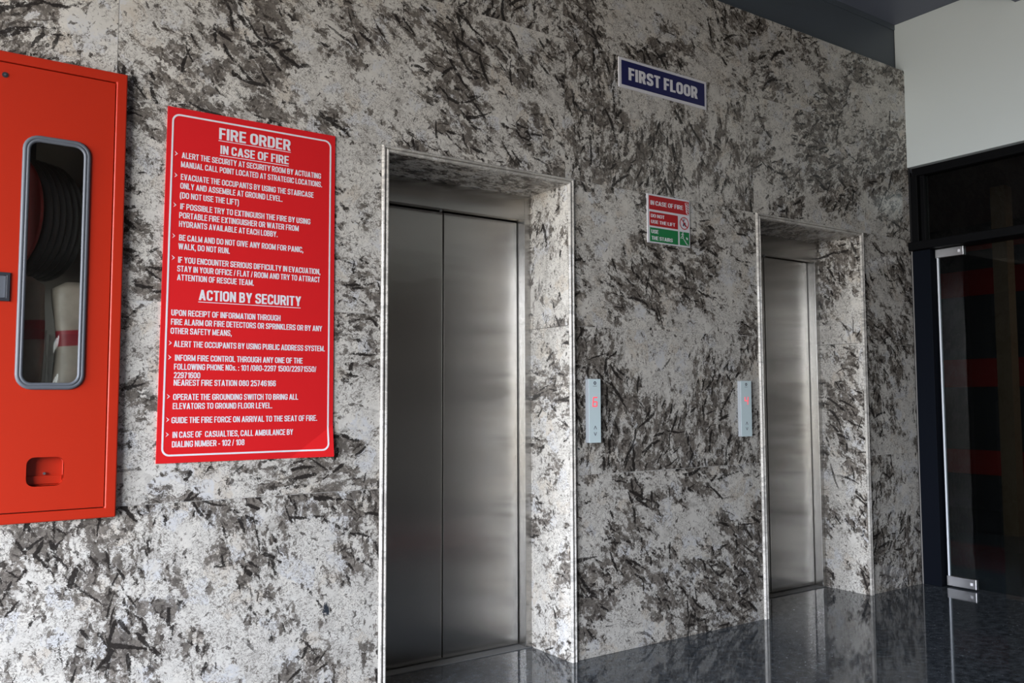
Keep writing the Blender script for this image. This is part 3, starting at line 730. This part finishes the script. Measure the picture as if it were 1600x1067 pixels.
# ------------------------------------------------------------------ fire order board
FX0, FX1, FZ0, FZ1 = 0.6372, 1.2525, 0.9375, 2.1405
fo = thing('fire_order_board', 'large red FIRE ORDER notice board with white lettering between cabinet and lift', 'notice board', ((FX0 + FX1) / 2, 0, FZ0))
YB = -0.0045
ca, cb_ = (1.092, FZ0), (FX1, 1.055)          # crease at the lifted corner
def lift_y(x, z):
    d = Vector((cb_[0] - ca[0], cb_[1] - ca[1])); n_ = Vector((d.y, -d.x)).normalized()
    s = max(0.0, (x - ca[0]) * n_.x + (z - ca[1]) * n_.y); return -0.16 * s
bm = BM(); O = [(FX0, FZ0), ca, cb_, (FX1 - 0.0030, FZ1), (FX0 + 0.0105, FZ1)]; cor = (FX1, FZ0)     # the board is cut slightly out of square
def V(p, y): return bm.verts.new((p[0], y + lift_y(*p), p[1]))
fr_ = [V(p, YB) for p in O]; bk_ = [V(p, YB + 0.004) for p in O]; cf = V(cor, YB); cbk = V(cor, YB + 0.004)
bm.faces.new(fr_); bm.faces.new(bk_[::-1]); bm.faces.new((fr_[1], cf, fr_[2])); bm.faces.new((bk_[1], bk_[2], cbk))
for a, b, c, d in ((fr_[0], fr_[1], bk_[1], bk_[0]), (fr_[1], cf, cbk, bk_[1]), (cf, fr_[2], bk_[2], cbk), (fr_[2], fr_[3], bk_[3], bk_[2]), (fr_[3], fr_[4], bk_[4], bk_[3]), (fr_[4], fr_[0], bk_[0], bk_[4])): bm.faces.new((a, b, c, d))
obj('board', bm, 'sign_red', fo)
def bent(bm):
    for v in bm.verts: v.co.y += lift_y(v.co.x, v.co.z)
YT = YB - 0.0006
bm = BM(); ring_plate(bm, rrect(0.6525, 1.2365, 0.9600, 2.1190, 0.026, 8), rrect(0.6583, 1.2307, 0.9660, 2.1130, 0.021, 8), YT, YB)
for v in bm.verts:
    k = (v.co.z - FZ0) / (FZ1 - FZ0); r = (v.co.x - FX0) / (FX1 - FX0); v.co.x += k * (0.0105 * (1 - r) - 0.0030 * r)
bmesh.ops.bisect_plane(bm, geom=bm.verts[:] + bm.edges[:] + bm.faces[:], plane_co=(ca[0], 0, ca[1]), plane_no=Vector((cb_[1] - ca[1], 0, -(cb_[0] - ca[0]))))
bent(bm); obj('border_line', bm, 'sign_white', fo)
def words(name, rows_, bold=0.085, ul=None):
    bm = BM()
    for s, x0, x1, z, c_ in rows_: text_geo(bm, s, x0, x1, z, c_, YT, 0.0005, bold)
    for x0, x1, z in (ul or ()): box(bm, x0, x1, YT, YB, z - 0.0012, z + 0.0012)
    bent(bm); return bm
obj('heading_lettering', words('h', [('FIRE ORDER', .8192, 1.0762, 2.0552, .0408), ('IN CASE OF FIRE', .8246, 1.0702, 2.0040, .0306)], .090, [(.8175, 1.0776, 2.0500), (.8234, 1.0703, 1.9980)]), 'sign_white', fo)
obj('heading_lettering', words('h', [('ACTION BY SECURITY', .7624, 1.1240, 1.4865, .0358)], .090, [(.7607, 1.1227, 1.4800)]), 'sign_white', fo)
P1 = [('ALERT THE SECURITY AT SECURITY ROOM BY ACTUATING', 0.6958, 1.1945, 1.9683), ('MANUAL CALL POINT LOCATED AT STRATEGIC LOCATIONS.', 0.6942, 1.1991, 1.9369)]
P2 = [('EVACUATE THE OCCUPANTS BY USING THE STAIRCASE', 0.6945, 1.1667, 1.8933), ('ONLY AND ASSEMBLE AT GROUND LEVEL.', 0.6935, 1.0488, 1.8629), ('(DO NOT USE THE LIFT)', 0.6930, 0.8922, 1.8300)]
P3 = [('IF POSSIBLE TRY TO EXTINGUISH THE FIRE BY USING', 0.6950, 1.1555, 1.7919), ('PORTABLE FIRE EXTINGUISHER OR WATER FROM', 0.6922, 1.1112, 1.7615), ('HYDRANTS AVAILABLE AT EACH LOBBY.', 0.6923, 1.0329, 1.7316)]
P4 = [('BE CALM AND DO NOT GIVE ANY ROOM FOR PANIC,', 0.6933, 1.1301, 1.6847), ('WALK, DO NOT RUN.', 0.6917, 0.8636, 1.6550)]
P5 = [('IF YOU ENCOUNTER SERIOUS DIFFICULTY IN EVACUATION,', 0.6921, 1.1970, 1.6090), ('STAY IN YOUR OFFICE / FLAT / ROOM AND TRY TO ATTRACT', 0.6899, 1.1953, 1.5791), ('ATTENTION OF RESCUE TEAM.', 0.6900, 0.9500, 1.5492)]
P6 = [('UPON RECEIPT OF INFORMATION THROUGH', 0.6743, 1.0483, 1.4289), ('FIRE ALARM OR FIRE DETECTORS OR SPRINKLERS OR BY ANY', 0.6738, 1.2060, 1.3980), ('OTHER SAFETY MEANS,', 0.6734, 0.8759, 1.3678)]
P7 = [('ALERT THE OCCUPANTS BY USING PUBLIC ADDRESS SYSTEM.', 0.6847, 1.2174, 1.3241)]
P8 = [('INFORM FIRE CONTROL THROUGH ANY ONE OF THE', 0.6892, 1.1331, 1.2777), ('FOLLOWING PHONE NOs. : 101 /080-2297 1500/22971550/', 0.6870, 1.1856, 1.2477), ('22971600', 0.6871, 0.7728, 1.2194), ('NEAREST FIRE STATION 080 25746166', 0.6870, 1.0349, 1.1944)]
P9 = [('OPERATE THE GROUNDING SWITCH TO BRING ALL', 0.6864, 1.1180, 1.1466), ('ELEVATORS TO GROUND FLOOR LEVEL.', 0.6859, 1.0231, 1.1162)]
P10 = [('GUIDE THE FIRE FORCE ON ARRIVAL TO THE SEAT OF FIRE.', 0.6830, 1.1914, 1.0693)]
P11 = [('IN CASE OF  CASUALTIES, CALL AMBULANCE BY', 0.6875, 1.1011, 1.0208), ('DIALING NUMBER - 102 / 108', 0.6860, 0.9271, 0.9893)]
for P in (P1, P2, P3, P4, P5, P6, P7, P8, P9, P10, P11):
    obj('paragraph_lettering', words('p', [(s, a, b, z, 0.0205) for s, a, b, z in P], .080), 'sign_white', fo)
for x, z in ((.6780, 1.9811), (.6785, 1.9068), (.6773, 1.8047), (.6762, 1.6990), (.6762, 1.6243), (.6729, 1.3370), (.6723, 1.2889), (.6713, 1.1584), (.6708, 1.0815), (.6703, 1.0323)):
    bm = BM(); prism(bm, [(x - .005, z + .0085), (x + .0055, z), (x - .0005, z + .001)], YT, YB); prism(bm, [(x - .0005, z - .001), (x + .0055, z), (x - .005, z - .0085)], YT, YB)
    obj('bullet_mark', bm, 'sign_white', fo)

# ------------------------------------------------------------------ FIRST FLOOR sign
fs = thing('floor_sign', 'blue FIRST FLOOR sign with white border, high on the granite wall', 'sign', (2.983, 0, 2.63))
bm = BM(); box(bm, 2.6800, 3.2805, -0.006, -0.0005, 2.6325, 2.7795); obj('white_backing', bm, 'sign_white', fo if False else fs, bevel=0.0008)
bm = BM(); box(bm, 2.6965, 3.2655, -0.0068, -0.006, 2.6475, 2.7665); obj('blue_panel', bm, 'sign_blue', fs)
bm = BM(); text_geo(bm, 'FIRST FLOOR', 2.7419, 3.2135, 2.6765, 0.061, -0.0074, 0.0006, 0.105); obj('lettering', bm, 'sign_white', fs)

# ------------------------------------------------------------------ IN CASE OF FIRE sign
ic = thing('lift_fire_sign', 'small red and green IN CASE OF FIRE do not use the lift sign', 'sign', (2.999, 0, 1.90))
bm = BM(); box(bm, 2.8545, 3.1445, -0.005, -0.0005, 1.9005, 2.1405); obj('white_backing', bm, 'sign_white', ic, bevel=0.0008)
y0, y1 = -0.0056, -0.005
bm = BM(); box(bm, 2.8650, 3.1375, y0, y1, 2.0640, 2.1320); obj('red_panel', bm, 'sign_dark_red', ic)
bm = BM(); box(bm, 2.8675, 3.0592, y0, y1, 1.9845, 2.0530); obj('red_panel', bm, 'sign_dark_red', ic)
bm = BM(); box(bm, 2.8690, 3.0592, y0, y1, 1.9070, 1.9755); obj('green_panel', bm, 'sign_green', ic)
bm = BM(); box(bm, 3.0710, 3.1378, y0, y1, 1.9080, 1.9755); gp = obj('green_panel', bm, 'sign_green', ic)
y2 = y0 - 0.0006
bm = BM(); text_geo(bm, 'IN CASE OF FIRE', 2.8747, 3.0971, 2.0866, 0.0215, y2, .0006, .076); obj('lettering', bm, 'sign_white', ic)
bm = BM(); text_geo(bm, 'DO NOT', 2.8766, 2.9673, 2.0255, 0.0165, y2, .0006, .076); text_geo(bm, 'USE THE LIFT', 2.8774, 3.0398, 1.9962, 0.0165, y2, .0006, .076); obj('lettering', bm, 'sign_white', ic)
bm = BM(); text_geo(bm, 'USE', 2.8782, 2.9257, 1.9474, 0.018, y2, .0006, .076); text_geo(bm, 'THE STAIRS', 2.8798, 3.0213, 1.9158, 0.018, y2, .0006, .076); obj('lettering', bm, 'sign_white', ic)
bm = BM()                                     # flame mark
for k in range(4):
    zz = 2.113 - k * 0.0135; xx = 3.113 + k * 0.002
    stroke(bm, [(xx, zz + .012), (xx + .002, zz + .003), (xx + .010, zz - .004), (xx + .021 - k * .0015, zz - .006)], 0.0038, y2, y0)
for k in range(3):
    zz = 2.119 - k * 0.013
    stroke(bm, [(3.124, zz + .009), (3.127, zz), (3.1355, zz - .004)], 0.003, y2, y0)
obj('flame_symbol', bm, 'sign_white', ic)
bm = BM(); cx, cz = 3.1043, 2.0200
ring_plate(bm, circle(cx, cz, 0.0318, 40), circle(cx, cz, 0.0275, 40), y0, y1); stroke(bm, [(cx - .021, cz + .021), (cx + .021, cz - .021)], 0.0045, y0 - .0003, y1)
obj('prohibition_ring', bm, 'sign_dark_red', ic)
bm = BM()
prism(bm, [(cx - .008, cz - .002), (cx - .004, cz + .010), (cx + .002, cz + .002), (cx + .008, cz + .006), (cx + .010, cz - .016), (cx + .004, cz - .016), (cx + .002, cz - .006), (cx - .004, cz - .015), (cx - .010, cz - .015)], y0, y1)
prism(bm, circle(cx - .003, cz + .014, .004, 12), y0, y1); stroke(bm, [(cx - .009, cz + .020), (cx, cz + .023), (cx + .009, cz + .020)], .0018, y0, y1)
bm.normal_update(); bmesh.ops.triangulate(bm, faces=[f for f in bm.faces if len(f.verts) > 4]); obj('lift_symbol', bm, 'ink', ic)
bm = BM()
stroke(bm, [(3.076, 1.9435), (3.096, 1.9435), (3.100, 1.936), (3.106, 1.936), (3.106, 1.928), (3.113, 1.928), (3.113, 1.920), (3.120, 1.920), (3.120, 1.913), (3.135, 1.913)], 0.0026, y2, y0)
prism(bm, circle(3.0935, 1.9712, .003, 12), y2, y0)
stroke(bm, [(3.0925, 1.968), (3.0900, 1.957), (3.0965, 1.952), (3.0950, 1.945)], .0036, y2, y0); stroke(bm, [(3.0900, 1.957), (3.0860, 1.950), (3.0800, 1.949)], .0032, y2, y0)
stroke(bm, [(3.0815, 1.961), (3.0850, 1.965), (3.0925, 1.966), (3.0970, 1.961), (3.1010, 1.962)], .0026, y2, y0)
prism(bm, [(3.114, 1.948), (3.119, 1.943), (3.116, 1.940), (3.127, 1.9375), (3.127, 1.9485), (3.1235, 1.9455), (3.119, 1.951)], y2, y0)
bm.normal_update(); bmesh.ops.triangulate(bm, faces=[f for f in bm.faces if len(f.verts) > 4]); obj('stair_symbol', bm, 'sign_white', ic)

# ------------------------------------------------------------------ lift call panels
SEG = {'6': 'afedcg', '4': 'fgbc'}
def call_panel(x0, x1, zt, zb, digit, label):
    t = thing('call_panel', label, 'lift call panel', ((x0 + x1) / 2, 0, zb), 'lift call panels between the lifts')
    bm = BM(); d = 0.016
    a = [(x0 - .004, -0.0008), (x0 + .004, -d), (x1, -d), (x1 + .004, -0.0008)]
    lo = [bm.verts.new((x, y, zb)) for x, y in a]; hi = [bm.verts.new((x, y, zt)) for x, y in a]
    bm.faces.new(lo); bm.faces.new(hi[::-1])
    for i in range(4): bm.faces.new((lo[i], hi[i], hi[(i + 1) % 4], lo[(i + 1) % 4]))
    obj('housing', bm, 'lop_side', t, bevel=0.0012)
    bm = BM(); box(bm, x0 + .004, x1, -d - .0010, -d, zb, zt); obj('face_plate', bm, 'lop', t); d += 0.0010
    yf = -d - 0.0006; cx = (x0 + x1) / 2 + .003; h_ = zt - zb
    bm = BM(); zc = zt - 0.1035; w, hh, th = 0.0115, 0.0200, 0.0052
    P = {'a': [(-w, hh), (w, hh)], 'b': [(w, hh), (w, 0)], 'c': [(w, 0), (w, -hh)], 'd': [(-w, -hh), (w, -hh)], 'e': [(-w, 0), (-w, -hh)], 'f': [(-w, hh), (-w, 0)], 'g': [(-w, 0), (w, 0)]}
    for s in SEG[digit]: stroke(bm, [(cx + a_ * 1.0 + b_ * 0.10, zc + b_) for a_, b_ in P[s]], th, yf, -d)
    obj('digit_display', bm, 'led', t)
    bm = BM(); zl = zt - 0.0185; ring_plate(bm, circle(cx, zl, .0075, 20), circle(cx, zl, .0040, 20), yf, -d); box(bm, cx - .011, cx + .011, yf, -d, zl - .0145, zl - .0133); obj('round_mark', bm, 'ink', t)
    for zz, s in ((zt - .2195, 1), (zt - .2475, -1)):
        bm = BM(); stroke(bm, [(cx - .0075, zz - .0075 * s), (cx, zz + .0075 * s), (cx + .0075, zz - .0075 * s)], .0018, yf, -d); obj('arrow_button', bm, 'ink', t)
call_panel(2.4650, 2.5370, 1.2365, 0.9490, '6', 'pale blue lift call panel showing a red 6, beside the nearer lift')
call_panel(3.4810, 3.5660, 1.2378, 0.9502, '4', 'pale blue lift call panel showing a red 4, beside the farther lift')
